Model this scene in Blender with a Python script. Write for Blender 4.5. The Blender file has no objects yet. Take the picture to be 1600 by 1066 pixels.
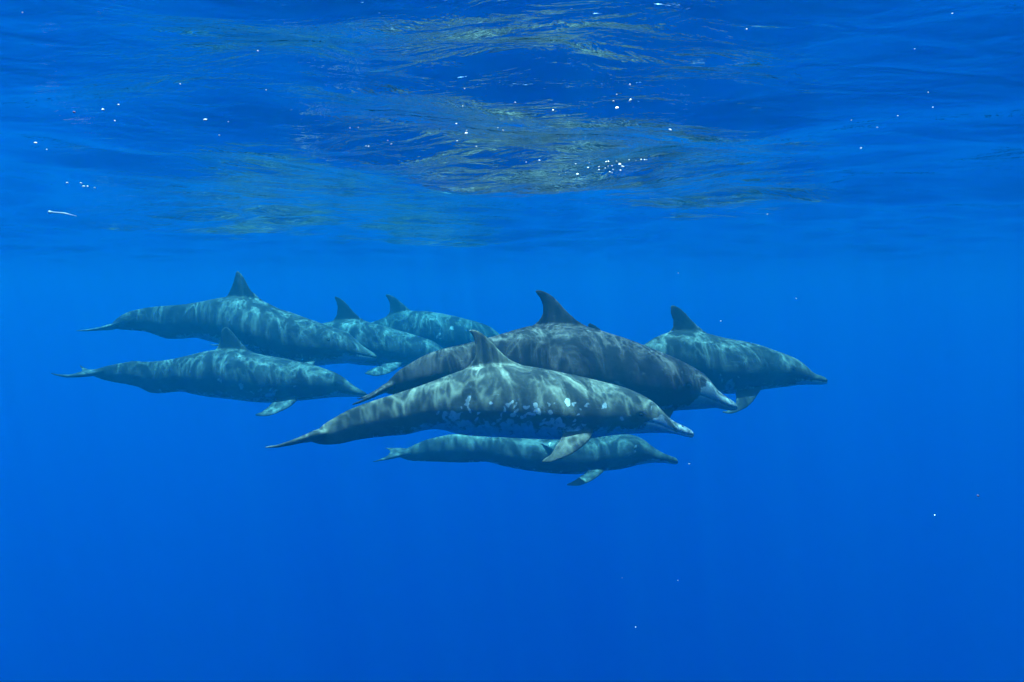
import bpy, math, random
import numpy as np
from mathutils import Vector

random.seed(4); RNG = np.random.default_rng(11)
scene = bpy.context.scene
C = scene.collection

# ------------------------------------------------------------------ camera
cam_d = bpy.data.cameras.new("camera")
cam_d.lens = 28.0; cam_d.sensor_width = 36.0
cam_d.clip_start = 0.05; cam_d.clip_end = 2000
cam = bpy.data.objects.new("camera", cam_d); C.objects.link(cam)
cam.location = (0, 0, -0.7)
cam.rotation_euler = (math.radians(90 - 3.59), 0, 0)
scene.camera = cam

# ------------------------------------------------------------------ sky, sun, exposure
SUN_DIR = Vector((0.13, 0.09, -0.98)).normalized()          # the way the light travels
sun_el = math.asin(-SUN_DIR.z)
sun_az = math.atan2(-SUN_DIR.x, -SUN_DIR.y)                   # compass direction of the sun, from +Y
world = bpy.data.worlds.new("World"); scene.world = world; world.use_nodes = True
wn = world.node_tree; wn.nodes.clear()
sky = wn.nodes.new("ShaderNodeTexSky"); sky.sky_type = 'NISHITA'; sky.sun_disc = False
sky.sun_elevation = sun_el; sky.sun_rotation = sun_az; sky.altitude = 0
bg = wn.nodes.new("ShaderNodeBackground"); bg.inputs[1].default_value = 0.15
wo = wn.nodes.new("ShaderNodeOutputWorld")
wn.links.new(sky.outputs[0], bg.inputs[0]); wn.links.new(bg.outputs[0], wo.inputs[0])

sun_d = bpy.data.lights.new("sun", 'SUN'); sun_d.energy = 5.0; sun_d.angle = math.radians(0.5)
sun_d.color = (1.0, 0.94, 0.79)
sun = bpy.data.objects.new("sun", sun_d); C.objects.link(sun)
sun.location = (0, 0, 30)
sun.rotation_euler = SUN_DIR.to_track_quat('-Z', 'Y').to_euler()

vs = scene.view_settings
vs.view_transform = 'Standard'; vs.look = 'None'; vs.gamma = 1.0; vs.exposure = 1.22
scene.render.engine = 'CYCLES'
cy = scene.cycles
cy.use_denoising = True
try: cy.denoiser = 'OPENIMAGEDENOISE'
except Exception: pass
cy.max_bounces = 8; cy.diffuse_bounces = 3; cy.glossy_bounces = 3; cy.transmission_bounces = 2
cy.volume_bounces = 4; cy.transparent_max_bounces = 8
cy.caustics_reflective = False; cy.caustics_refractive = False
cy.sample_clamp_indirect = 6.0

# ------------------------------------------------------------------ small helpers
def nd(t, kind, **kw):
    n = t.nodes.new(kind)
    for k, v in kw.items():
        if k.startswith('i_'): n.inputs[int(k[2:])].default_value = v
        else: setattr(n, k, v)
    return n
def math_node(t, op, a, b=None, c=None, clamp=False):
    n = t.nodes.new("ShaderNodeMath"); n.operation = op; n.use_clamp = clamp
    for i, v in enumerate((a, b, c)):
        if v is None: continue
        if isinstance(v, (int, float)): n.inputs[i].default_value = v
        else: t.links.new(v, n.inputs[i])
    return n.outputs[0]
def map_range(t, v, a, b, c, d, smooth=True):
    n = t.nodes.new("ShaderNodeMapRange")
    n.interpolation_type = 'SMOOTHSTEP' if smooth else 'LINEAR'
    t.links.new(v, n.inputs[0])
    for i, x in enumerate((a, b, c, d)): n.inputs[i + 1].default_value = x
    return n.outputs[0]
def mesh_object(name, verts, faces, mat, parent=None, smooth=True):
    me = bpy.data.meshes.new(name); me.from_pydata(verts, [], faces); me.update()
    if smooth: me.polygons.foreach_set("use_smooth", [True] * len(me.polygons))
    me.materials.append(mat)
    o = bpy.data.objects.new(name, me); C.objects.link(o)
    if parent: o.parent = parent
    return o

# ------------------------------------------------------------------ the sea water itself: one closed box of even volume
def build_water_volume():
    D = 0.31
    m = bpy.data.materials.new("sea_water_volume"); m.use_nodes = True
    t = m.node_tree; t.nodes.clear()
    pv = nd(t, "ShaderNodeVolumePrincipled"); out = nd(t, "ShaderNodeOutputMaterial")
    pv.inputs["Color"].default_value = (0.0010, 0.075, 0.141, 1)
    pv.inputs["Absorption Color"].default_value = (0.003, 0.60, 0.872, 1)
    pv.inputs["Density"].default_value = D
    pv.inputs["Anisotropy"].default_value = 0.68
    pv.inputs["Density Attribute"].default_value = ""
    t.links.new(pv.outputs[0], out.inputs[1])
    x, y0, y1, z0, z1 = 150, -60, 200, -90, 0.45
    v = [(sx * x, y, z) for z in (z0, z1) for y in (y0, y1) for sx in (-1, 1)]
    f = [(0, 2, 3, 1), (4, 5, 7, 6), (0, 1, 5, 4), (2, 6, 7, 3), (0, 4, 6, 2), (1, 3, 7, 5)]
    o = mesh_object("haze", v, f, m, smooth=False)
    o["kind"] = "stuff"; o["label"] = "clear blue sea water all round the dolphins"
build_water_volume()

# ------------------------------------------------------------------ the underside of the sea surface
def graded(segments):
    xs = [segments[0][0]]
    for a, b, d0, d1 in segments:
        x = a
        while x < b - 1e-6:
            u = (x - a) / (b - a); x += d0 + (d1 - d0) * u
            xs.append(min(x, b))
    return np.array(sorted(set(np.round(xs, 5))))
WAVES = []
def make_waves():
    n = 110
    for i in range(n):
        lam = 0.26 * (26.0 ** ((i + RNG.random()) / n))
        k = 2 * math.pi / lam
        th = RNG.normal(math.radians(83), math.radians(33))
        slope = 0.0200 * (0.55 + 0.85 * math.exp(-((math.log(lam / 0.65)) / 0.8) ** 2)) * (0.6 + 0.8 * RNG.random())
        WAVES.append((k * math.cos(th), k * math.sin(th), slope / k, RNG.random() * 6.283, lam))
make_waves()
def wave_height(X, Y, S):
    Z = np.zeros_like(X)
    for kx, ky, a, ph, lam in WAVES:
        fade = np.clip((lam / np.maximum(S, 1e-4) - 2.5) / 3.0, 0, 1)
        p = np.sin(kx * X + ky * Y + ph + 0.5 * np.sin(0.37 * kx * Y - 0.41 * ky * X + 2 * ph))
        Z += a * fade * p
    return Z
def build_surface():
    gx = graded([(-150, -30, 6, 1.2), (-30, -7, 1.2, 0.07), (-7, 7, 0.05, 0.05), (7, 30, 0.07, 1.2), (30, 150, 1.2, 6)])
    gy = graded([(-60, -2, 4, 0.3), (-2, 0.6, 0.3, 0.05), (0.6, 8, 0.035, 0.05), (8, 40, 0.05, 0.5), (40, 200, 0.5, 6)])
    X, Y = np.meshgrid(gx, gy)
    S = np.maximum(*np.meshgrid(np.gradient(gx), np.gradient(gy)))
    Z = wave_height(X, Y, S)
    nx, ny = len(gx), len(gy)
    v = np.stack([X, Y, Z], -1).reshape(-1, 3).astype(np.float32)
    i = np.arange(ny - 1)[:, None] * nx + np.arange(nx - 1)[None, :]
    q = np.stack([i, i + 1, i + nx + 1, i + nx], -1).reshape(-1).astype(np.int32)
    me = bpy.data.meshes.new("sea_surface")
    me.vertices.add(len(v)); me.vertices.foreach_set("co", v.ravel())
    me.loops.add(len(q)); me.loops.foreach_set("vertex_index", q)
    me.polygons.add(len(q) // 4)
    me.polygons.foreach_set("loop_start", np.arange(0, len(q), 4, dtype=np.int32))
    me.polygons.foreach_set("loop_total", np.full(len(q) // 4, 4, dtype=np.int32))
    me.update(calc_edges=True)
    me.polygons.foreach_set("use_smooth", np.ones(len(q) // 4, dtype=bool))
    # water/air boundary: a mirror below the critical angle, clear above it; a net painted into the clear part's colour imitates focused sunlight
    m = bpy.data.materials.new("water_air_boundary"); m.use_nodes = True
    t = m.node_tree; t.nodes.clear()
    geo = nd(t, "ShaderNodeNewGeometry")
    n1 = nd(t, "ShaderNodeTexNoise"); n1.inputs["Scale"].default_value = 9.0; n1.inputs["Detail"].default_value = 5.0
    n1.inputs["Roughness"].default_value = 0.5; n1.inputs["Distortion"].default_value = 0.6
    mp = nd(t, "ShaderNodeMapping"); mp.inputs["Scale"].default_value = (0.62, 1.35, 0.0)
    mp.inputs["Rotation"].default_value = (0, 0, 0.12)
    t.links.new(geo.outputs["Position"], mp.inputs[0]); t.links.new(mp.outputs[0], n1.inputs[0])
    bump = nd(t, "ShaderNodeBump"); bump.inputs["Strength"].default_value = 1.0; bump.inputs["Distance"].default_value = 0.0115
    t.links.new(n1.outputs[0], bump.inputs["Height"])
    dot = nd(t, "ShaderNodeVectorMath", operation='DOT_PRODUCT')
    t.links.new(geo.outputs["Incoming"], dot.inputs[0]); t.links.new(bump.outputs[0], dot.inputs[1])
    ca = math_node(t, 'ABSOLUTE', dot.outputs["Value"])
    refl = map_range(t, ca, 0.655, 0.73, 1.0, 0.03)
    gl = nd(t, "ShaderNodeBsdfGlossy"); gl.inputs["Roughness"].default_value = 0.0
    gl.inputs["Color"].default_value = (1, 1, 1, 1); t.links.new(bump.outputs[0], gl.inputs["Normal"])
    tr = nd(t, "ShaderNodeBsdfTransparent")
    # caustic net, painted as a pattern in the transparent colour
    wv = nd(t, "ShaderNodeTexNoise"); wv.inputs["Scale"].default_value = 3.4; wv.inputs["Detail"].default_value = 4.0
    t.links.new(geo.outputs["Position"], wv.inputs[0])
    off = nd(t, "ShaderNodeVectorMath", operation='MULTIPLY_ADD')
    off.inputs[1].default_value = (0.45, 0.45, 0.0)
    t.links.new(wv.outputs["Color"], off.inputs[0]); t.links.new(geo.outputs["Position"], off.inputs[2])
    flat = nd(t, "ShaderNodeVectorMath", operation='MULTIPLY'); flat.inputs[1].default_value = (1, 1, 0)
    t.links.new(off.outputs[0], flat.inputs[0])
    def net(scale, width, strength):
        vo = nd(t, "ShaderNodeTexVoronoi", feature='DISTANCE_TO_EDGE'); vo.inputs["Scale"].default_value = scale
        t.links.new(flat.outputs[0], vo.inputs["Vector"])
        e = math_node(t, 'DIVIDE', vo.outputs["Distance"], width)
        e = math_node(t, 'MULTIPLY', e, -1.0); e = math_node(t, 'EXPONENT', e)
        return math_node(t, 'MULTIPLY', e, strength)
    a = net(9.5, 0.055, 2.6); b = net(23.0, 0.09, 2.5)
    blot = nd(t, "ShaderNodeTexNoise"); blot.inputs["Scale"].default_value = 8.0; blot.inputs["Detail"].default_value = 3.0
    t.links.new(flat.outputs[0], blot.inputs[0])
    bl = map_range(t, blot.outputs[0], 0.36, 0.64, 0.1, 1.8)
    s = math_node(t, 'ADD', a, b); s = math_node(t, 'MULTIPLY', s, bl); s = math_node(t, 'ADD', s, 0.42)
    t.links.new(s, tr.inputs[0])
    mix = nd(t, "ShaderNodeMixShader"); out = nd(t, "ShaderNodeOutputMaterial")
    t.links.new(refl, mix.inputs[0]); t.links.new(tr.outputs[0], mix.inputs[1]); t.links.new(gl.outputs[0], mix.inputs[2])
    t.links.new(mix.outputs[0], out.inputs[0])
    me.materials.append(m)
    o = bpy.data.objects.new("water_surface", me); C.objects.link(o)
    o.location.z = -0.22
    o["kind"] = "structure"; o["label"] = "rippled underside of the sea surface mirroring the deep"
build_surface()
# side profiles of each animal in metres, in its own frame (x forward, z up)
DOLPHINS = {
'A': {
  'loc': [-0.0324,4.0,-1.2655],
  'yaw': 3,
  'roll': -8,
  'top': [[-0.9689,-0.1606],[-0.927,-0.1125],[-0.861,-0.0678],[-0.7894,-0.0287],[-0.6744,0.0147],[-0.5305,0.0589],[-0.3862,0.1065],[-0.2416,0.1606],[-0.1611,0.1861],[-0.0483,0.1985],[0.081,0.1914],[0.2075,0.1712],[0.3738,0.1345],[0.4999,0.1044],[0.6101,0.0743],[0.6928,0.0389],[0.7459,0.009],[0.7961,-0.0379],[0.8296,-0.0754],[0.8665,-0.1022],[0.9166,-0.1258],[0.9535,-0.146],[0.9704,-0.1627]],
  'bot': [[-0.9694,-0.193],[-0.9061,-0.205],[-0.8489,-0.203],[-0.748,-0.1822],[-0.6042,-0.1641],[-0.4971,-0.1554],[-0.4019,-0.1335],[-0.3588,-0.1293],[-0.3138,-0.1343],[-0.2429,-0.1546],[-0.1687,-0.1641],[-0.0423,-0.1712],[0.1236,-0.181],[0.2902,-0.1859],[0.4608,-0.1777],[0.543,-0.1666],[0.6717,-0.1599],[0.7809,-0.1576],[0.8673,-0.1651],[0.9273,-0.1805],[0.9641,-0.1875],[0.9706,-0.1826]],
  'lead': [[0.162,0.1617],[0.0907,0.1913],[0.0227,0.2224],[-0.0257,0.264],[-0.0752,0.3181],[-0.1125,0.3505],[-0.1445,0.3699],[-0.1702,0.3748],[-0.1862,0.37]],
  'trail': [[-0.2191,0.1573],[-0.1836,0.1959],[-0.1578,0.2281],[-0.1529,0.2668],[-0.1575,0.3152],[-0.1671,0.341],[-0.1783,0.3571],[-0.1862,0.3668]],
  'fluke': [[-0.8926,-0.1452],[-0.956,-0.1561],[-1.0339,-0.1826],[-1.0977,-0.1992],[-1.154,-0.203]],
  'mouth': [[0.9705,-0.1727],[0.9171,-0.1622],[0.8537,-0.1404],[0.7903,-0.1114],[0.7404,-0.0931],[0.6941,-0.0875]],
  'eye': [0.6673,-0.0477],
  'spots': [[-0.1914,0.0283,0.014],[-0.1808,-0.0009,0.0124],[-0.175,-0.0177,0.0082],[-0.0839,0.015,0.0132],[-0.0384,-0.0312,0.0148],[-0.0134,-0.0064,0.0124],[0.0406,-0.0319,0.019],[0.0223,0.0184,0.0082],[0.0614,0.014,0.0115],[0.0822,0.0105,0.0132],[0.1421,0.0092,0.0124],[0.1405,-0.0201,0.0132],[-0.001,-0.0776,0.0181],[0.0489,-0.1157,0.0231],[0.0989,-0.0952,0.0198],[0.1281,-0.1038,0.0181],[0.2116,-0.0626,0.0148],[0.1949,-0.075,0.0165],[0.2677,-0.0798,0.0157],[0.2787,-0.1119,0.0107],[0.3039,-0.1239,0.0165],[0.2757,0.0066,0.0132],[0.2949,0.0223,0.0132],[0.3326,0.0103,0.0099],[0.3452,0.0136,0.0082],[0.4711,0.0009,0.0173],[0.4628,-0.0074,0.0082],[0.4795,0.0093,0.0082],[0.5811,-0.0572,0.0124],[0.2411,-0.1343,0.0198],[0.1741,-0.1252,0.0214],[0.2155,0.0212,0.0074],[-0.1587,-0.0679,0.0132],[-0.2578,-0.042,0.0165],[-0.2413,-0.0588,0.0132],[0.0822,-0.0447,0.0074],[0.1739,-0.0455,0.0066],[0.2323,-0.0124,0.0074],[0.3245,-0.0467,0.0082],[0.375,-0.0807,0.0074],[0.3663,-0.0218,0.0058],[-0.0509,-0.0688,0.0099],[-0.0094,-0.111,0.0115],[-0.1254,-0.0264,0.0082],[-0.1422,-0.1182,0.0115],[-0.2329,-0.0089,0.0074],[0.3246,-0.0803,0.0074],[0.3997,0.0031,0.0058],[0.1072,-0.0449,0.0074],[-0.2908,-0.0543,0.0148],[-0.3402,-0.0414,0.0115],[-0.2084,-0.0842,0.0148],[-0.0924,-0.0935,0.0132],[-0.0426,-0.1233,0.0181]],
  'tilt': 57,
  'flead': [[0.4296,-0.1129,-0.0958],[0.4185,-0.1463,-0.1471],[0.3771,-0.1717,-0.1862],[0.3177,-0.1948,-0.2219],[0.2505,-0.2105,-0.2461],[0.1969,-0.2191,-0.2593],[0.1629,-0.2189,-0.2589]],
  'ftrail': [[0.28,-0.1121,-0.0946],[0.2669,-0.1454,-0.1458],[0.2357,-0.1726,-0.1878],[0.2052,-0.1977,-0.2264],[0.1762,-0.2083,-0.2426],[0.1632,-0.2153,-0.2535]],
},
'B': {
  'loc': [0.2628,4.65,-1.1684],
  'yaw': 6,
  'roll': -3,
  'top': [[-1.0177,-0.0852],[-0.9663,-0.0341],[-0.9295,0.0061],[-0.8782,0.0388],[-0.8122,0.0788],[-0.7534,0.1079],[-0.6798,0.1332],[-0.5987,0.1511],[-0.4877,0.1763],[-0.3911,0.2017],[-0.3016,0.2272],[-0.2268,0.2491],[-0.1518,0.2674],[-0.001,0.2742],[0.1738,0.2622],[0.2504,0.2411],[0.3272,0.2162],[0.4102,0.1908],[0.5209,0.1487],[0.6146,0.1118],[0.7167,0.069],[0.7957,0.03],[0.8633,-0.0091],[0.9193,-0.0559],[0.9518,-0.1026],[0.9961,-0.1418],[1.0404,-0.1718],[1.0848,-0.2011],[1.1051,-0.2209]],
  'bot': [[-1.0179,-0.1074],[-0.9599,-0.1266],[-0.8577,-0.1243],[-0.637,-0.1199],[-0.4141,-0.1454],[-0.1889,-0.1862],[0.0389,-0.2199],[0.2691,-0.2426],[0.5018,-0.2539],[0.6503,-0.2525],[0.7208,-0.242],[0.8252,-0.2379],[0.9102,-0.2334],[0.9638,-0.2304],[1.0177,-0.2428],[1.0697,-0.2514],[1.1056,-0.2442]],
  'lead': [[0.2274,0.2394],[0.1738,0.266],[0.1165,0.3],[0.0669,0.3451],[0.008,0.405],[-0.0336,0.446],[-0.0845,0.4702],[-0.1146,0.4769],[-0.1277,0.4721]],
  'trail': [[-0.1743,0.2414],[-0.1292,0.2785],[-0.0955,0.3157],[-0.0842,0.353],[-0.0881,0.394],[-0.1032,0.4275],[-0.1221,0.4535],[-0.1296,0.4646]],
  'fluke': [[-0.9375,-0.064],[-1.0016,-0.0907],[-1.072,-0.1278],[-1.1234,-0.1501],[-1.1774,-0.1669]],
  'mouth': [[1.1054,-0.2364],[1.0292,-0.2158],[0.9571,-0.1861],[0.8813,-0.1557],[0.8296,-0.1357]],
  'eye': [0.7461,-0.0769],
  'spots': [],
  'tilt': 57,
  'flead': [[0.6888,-0.099,-0.2003],[0.6721,-0.1167,-0.2276],[0.6371,-0.1451,-0.2713],[0.5686,-0.1728,-0.3139],[0.4895,-0.1871,-0.3359],[0.4362,-0.1908,-0.3416]],
  'ftrail': [[0.513,-0.0974,-0.1979],[0.5066,-0.1218,-0.2354],[0.4766,-0.1501,-0.2789],[0.4523,-0.1715,-0.312],[0.4335,-0.1864,-0.335]],
},
'C': {
  'loc': [1.4041,6.0,-1.2557],
  'yaw': 2,
  'roll': -5,
  'top': [[-0.995,-0.1129],[-0.9228,-0.0599],[-0.7781,0.017],[-0.6332,0.0746],[-0.5124,0.1178],[-0.4061,0.1562],[-0.3386,0.1996],[-0.2773,0.2284],[-0.208,0.2476],[-0.1012,0.2571],[0.0598,0.2408],[0.1431,0.2179],[0.2559,0.1935],[0.3688,0.1738],[0.4795,0.1469],[0.5908,0.1067],[0.7147,0.0611],[0.7745,0.0317],[0.8383,-0.0198],[0.8902,-0.0664],[0.9301,-0.0813],[0.9799,-0.0991],[1.0001,-0.1158]],
  'bot': [[-0.9949,-0.1517],[-0.898,-0.1618],[-0.7285,-0.1528],[-0.5343,-0.1438],[-0.3394,-0.1641],[-0.1438,-0.1942],[0.0521,-0.2146],[0.2729,-0.2204],[0.371,-0.2111],[0.4862,-0.192],[0.6789,-0.1684],[0.831,-0.1543],[0.922,-0.1547],[0.9862,-0.1525],[1.0009,-0.1452]],
  'lead': [[0.1138,0.218],[0.0647,0.2423],[0.0129,0.283],[-0.0488,0.3391],[-0.0981,0.3922],[-0.1497,0.4355],[-0.196,0.45],[-0.2129,0.4452]],
  'trail': [[-0.2659,0.2139],[-0.2226,0.2476],[-0.1939,0.2881],[-0.1945,0.3344],[-0.2097,0.3826],[-0.2166,0.4308]],
  'fluke': [[-0.9369,-0.1422],[-1.0474,-0.1693],[-1.1469,-0.1864],[-1.2448,-0.189]],
  'mouth': [[1.0006,-0.1334],[0.9211,-0.1204],[0.83,-0.1102],[0.7576,-0.0953]],
  'eye': [0.692,-0.0266],
  'spots': [[0.1906,-0.1082,0.0159],[0.1713,-0.1686,0.0139],[0.2162,-0.1285,0.0159],[0.2608,-0.0733,0.008],[0.1501,-0.1081,0.0119],[0.1291,-0.0577,0.008],[0.1965,-0.1586,0.01]],
  'tilt': 57,
  'flead': [[0.4523,-0.1148,-0.144],[0.441,-0.1349,-0.1751],[0.4032,-0.1635,-0.219],[0.3384,-0.2029,-0.2797],[0.2513,-0.2306,-0.3224],[0.1801,-0.2415,-0.3392],[0.1247,-0.2372,-0.3325]],
  'ftrail': [[0.25,-0.1143,-0.1433],[0.2423,-0.1573,-0.2095],[0.2341,-0.1857,-0.2532],[0.2181,-0.2082,-0.2878],[0.1809,-0.222,-0.3092],[0.1223,-0.2288,-0.3196]],
},
'D': {
  'loc': [-2.5253,7.3,-1.0224],
  'yaw': -2,
  'roll': -1,
  'top': [[-1.1592,0.0337],[-1.0975,0.0869],[-1.0461,0.1164],[-0.9842,0.14],[-0.9232,0.1548],[-0.813,0.1755],[-0.6391,0.1903],[-0.4896,0.2021],[-0.3364,0.2251],[-0.1845,0.2551],[-0.0713,0.2697],[0.0651,0.2639],[0.1833,0.2464],[0.2775,0.2172],[0.3831,0.1646],[0.5066,0.1267],[0.6241,0.0829],[0.7415,0.0421],[0.8413,0.0072],[0.9411,-0.0261],[1.0203,-0.0569],[1.0792,-0.1037],[1.1281,-0.154],[1.1777,-0.1914],[1.2368,-0.2264],[1.2801,-0.2556],[1.2975,-0.2791]],
  'bot': [[-1.1609,-0.0195],[-1.0832,-0.0342],[-0.9513,-0.0428],[-0.8079,-0.0638],[-0.719,-0.0985],[-0.6297,-0.119],[-0.5458,-0.1188],[-0.3841,-0.1067],[-0.2831,-0.1301],[-0.1823,-0.157],[0.0547,-0.2236],[0.2911,-0.3056],[0.4982,-0.3521],[0.6464,-0.3634],[0.7946,-0.357],[0.8776,-0.345],[0.9782,-0.3388],[1.0965,-0.3296],[1.2087,-0.3175],[1.2795,-0.3085],[1.2973,-0.2967]],
  'lead': [[0.3243,0.188],[0.257,0.2289],[0.1959,0.2815],[0.1377,0.3341],[0.1007,0.4041],[0.0716,0.4566],[0.0375,0.4974],[0.0142,0.5109]],
  'trail': [[-0.1435,0.2287],[-0.095,0.2697],[-0.0668,0.3107],[-0.035,0.3779],[-0.0141,0.4392],[-0.003,0.4858]],
  'fluke': [[-1.0691,0.0338],[-1.1299,0.0053],[-1.2076,-0.0199],[-1.2838,-0.0333],[-1.3879,-0.0378]],
  'mouth': [[1.2974,-0.2879],[1.2093,-0.2646],[1.1093,-0.2444],[1.0328,-0.227]],
  'eye': [0.8868,-0.1158],
  'spots': [],
  'tilt': 46,
  'flead': [[0.7852,-0.1518,-0.2795],[0.7818,-0.1825,-0.3113],[0.7279,-0.2384,-0.3692],[0.6449,-0.2887,-0.4212],[0.5654,-0.3088,-0.442]],
  'ftrail': [[0.5909,-0.142,-0.2693],[0.5884,-0.1933,-0.3225],[0.5746,-0.2439,-0.3749],[0.5552,-0.2939,-0.4267]],
},
'E': {
  'loc': [-2.399,6.6,-1.4183],
  'yaw': 4,
  'roll': 2,
  'top': [[-1.0599,0.061],[-0.9824,0.0949],[-0.9022,0.1129],[-0.7972,0.1334],[-0.7098,0.1434],[-0.6433,0.1377],[-0.4784,0.1473],[-0.3644,0.1679],[-0.276,0.1887],[-0.1697,0.2148],[-0.0729,0.2302],[0.0572,0.2349],[0.2081,0.2181],[0.2965,0.1909],[0.3936,0.1721],[0.5162,0.1521],[0.6317,0.1245],[0.7475,0.0968],[0.837,0.0639],[0.9162,0.0325],[0.9795,-0.0047],[1.0427,-0.0599],[1.0956,-0.0951],[1.1433,-0.1227],[1.1805,-0.1447]],
  'bot': [[-1.0611,0.0239],[-1.0007,-0.003],[-0.9065,-0.0303],[-0.7873,-0.0525],[-0.6828,-0.08],[-0.5991,-0.1234],[-0.5271,-0.1293],[-0.353,-0.1149],[-0.2395,-0.14],[-0.1339,-0.1597],[-0.0117,-0.1737],[0.0691,-0.1831],[0.2441,-0.2063],[0.3676,-0.2129],[0.5824,-0.2021],[0.7803,-0.1845],[0.9592,-0.1699],[1.0765,-0.171],[1.1641,-0.1756],[1.1802,-0.1665]],
  'lead': [[0.2651,0.191],[0.2084,0.232],[0.1573,0.2824],[0.1065,0.3467],[0.0659,0.3947],[0.0404,0.4187],[0.0198,0.4241]],
  'trail': [[-0.1203,0.1985],[-0.057,0.2408],[-0.0299,0.294],[-0.0183,0.3471],[-0.012,0.395],[0.0093,0.4188]],
  'fluke': [[-0.963,0.0603],[-1.0301,0.0496],[-1.1012,0.0417],[-1.186,0.0445],[-1.244,0.0652],[-1.2815,0.0856]],
  'mouth': [[1.1803,-0.1583],[1.095,-0.144],[1.0046,-0.1193],[0.9144,-0.099]],
  'eye': [0.9309,-0.0558],
  'spots': [[0.0013,-0.0018,0.0108],[0.0185,-0.0201,0.0108],[0.1899,-0.0532,0.0161],[0.2467,-0.0899,0.0116],[0.2622,-0.1128,0.0125],[0.3968,-0.1276,0.0287],[0.4507,-0.0962,0.0125],[0.4237,-0.1142,0.0143],[0.3443,-0.0862,0.0134],[0.6162,-0.0521,0.0116],[0.3071,-0.1723,0.0233],[0.2624,-0.1901,0.0161],[0.8743,-0.1502,0.0116]],
  'tilt': 46,
  'flead': [[0.6176,-0.1116,-0.1359],[0.6249,-0.1524,-0.1782],[0.5858,-0.1924,-0.2196],[0.5063,-0.2316,-0.2602],[0.4251,-0.2571,-0.2866],[0.3601,-0.2609,-0.2905],[0.313,-0.2539,-0.2833]],
  'ftrail': [[0.4616,-0.1103,-0.1347],[0.4346,-0.1554,-0.1813],[0.4052,-0.1864,-0.2134],[0.3616,-0.2215,-0.2497],[0.3065,-0.2473,-0.2765]],
},
'F': {
  'loc': [-1.5857,8.2,-1.2605],
  'yaw': 0,
  'roll': 3,
  'top': [[-1.1744,0.0794],[-1.0547,0.1191],[-0.8561,0.1521],[-0.5914,0.1918],[-0.393,0.2248],[-0.2938,0.2446],[-0.1287,0.2644],[0.0361,0.2611],[0.1479,0.2314],[0.2992,0.1918],[0.4111,0.1587],[0.5467,0.1191],[0.6679,0.0821],[0.7799,0.0397],[0.8555,-0.0172],[0.9575,-0.0994],[1.0234,-0.1525],[1.096,-0.1923],[1.1753,-0.2322]],
  'bot': [[-1.1756,0.0199],[-0.9912,-0.0066],[-0.7932,-0.0199],[-0.5296,-0.0663],[-0.2663,-0.1459],[-0.0024,-0.199],[0.196,-0.2123],[0.3944,-0.2189],[0.5267,-0.2322],[0.725,-0.2654],[0.9235,-0.292],[1.0891,-0.2854],[1.1752,-0.2654]],
  'lead': [[0.1477,0.2116],[0.0527,0.2683],[-0.0224,0.3303],[-0.0939,0.4093],[-0.1549,0.4718],[-0.2177,0.5066],[-0.2406,0.5112]],
  'trail': [[-0.3405,0.205],[-0.2606,0.2578],[-0.2201,0.3303],[-0.2156,0.4159],[-0.2313,0.4685],[-0.2441,0.4981]],
  'fluke': [[-1.1353,0.053],[-1.2688,0.0263],[-1.3801,0.0263],[-1.4571,0.0393]],
  'mouth': [[1.1753,-0.2488],[1.0562,-0.2289],[0.924,-0.1923]],
  'eye': [0.8449,-0.1459],
  'spots': [],
  'tilt': 46,
  'flead': [[0.4796,-0.1339,-0.1343],[0.4726,-0.1802,-0.1823],[0.4028,-0.2374,-0.2415],[0.3055,-0.2742,-0.2796],[0.2108,-0.2827,-0.2883],[0.112,-0.2658,-0.2708]],
  'ftrail': [[0.2714,-0.1339,-0.1343],[0.2655,-0.1802,-0.1823],[0.2164,-0.1975,-0.2001],[0.1502,-0.2261,-0.2297],[0.1036,-0.2545,-0.2591]],
},
'G': {
  'loc': [-1.1111,9.2,-1.2175],
  'yaw': 3,
  'roll': 3,
  'top': [[-1.2445,-0.0184],[-1.0981,0.0401],[-0.8788,0.0911],[-0.6593,0.1349],[-0.4686,0.1714],[-0.3951,0.2007],[-0.2921,0.2375],[-0.1743,0.2742],[-0.0714,0.2889],[0.0758,0.2887],[0.2525,0.2662],[0.4148,0.2364],[0.5923,0.1915],[0.7554,0.1466],[0.8593,0.1018],[0.9486,0.0345],[1.0379,-0.0553],[1.1126,-0.1153],[1.2023,-0.1606],[1.2771,-0.1833]],
  'bot': [[-1.2454,-0.0774],[-1.0276,-0.1151],[-0.809,-0.1455],[-0.5163,-0.1688],[-0.2226,-0.1997],[0.0721,-0.2306],[0.368,-0.2617],[0.665,-0.278],[0.9632,-0.2644],[1.15,-0.2427],[1.2772,-0.2133]],
  'lead': [[0.0166,0.2444],[-0.0712,0.3073],[-0.1587,0.3849],[-0.2315,0.4439],[-0.3044,0.4807],[-0.341,0.4844]],
  'trail': [[-0.4247,0.1713],[-0.3361,0.2302],[-0.3027,0.2818],[-0.2985,0.3334],[-0.3124,0.4071],[-0.3485,0.466]],
  'fluke': [[-1.2159,-0.048],[-1.343,-0.0781],[-1.475,-0.0858],[-1.5552,-0.079]],
  'mouth': [[1.2772,-0.1983],[1.15,-0.1866],[1.023,-0.1524]],
  'eye': [0.9261,-0.0848],
  'spots': [[0.4186,0.0954,0.0207],[0.2881,0.0363,0.0207],[0.2731,-0.0008,0.0177]],
  'tilt': 57,
  'flead': [[0.7381,-0.1224,-0.2235],[0.7157,-0.1495,-0.2654],[0.6349,-0.1943,-0.3343],[0.5041,-0.2296,-0.3887],[0.4316,-0.2249,-0.3815]],
  'ftrail': [[0.5473,-0.1219,-0.2228],[0.5328,-0.158,-0.2785],[0.4893,-0.1894,-0.3268],[0.4243,-0.2205,-0.3746]],
},
'H': {
  'loc': [0.2047,6.3,-1.9771],
  'yaw': -3,
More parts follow.
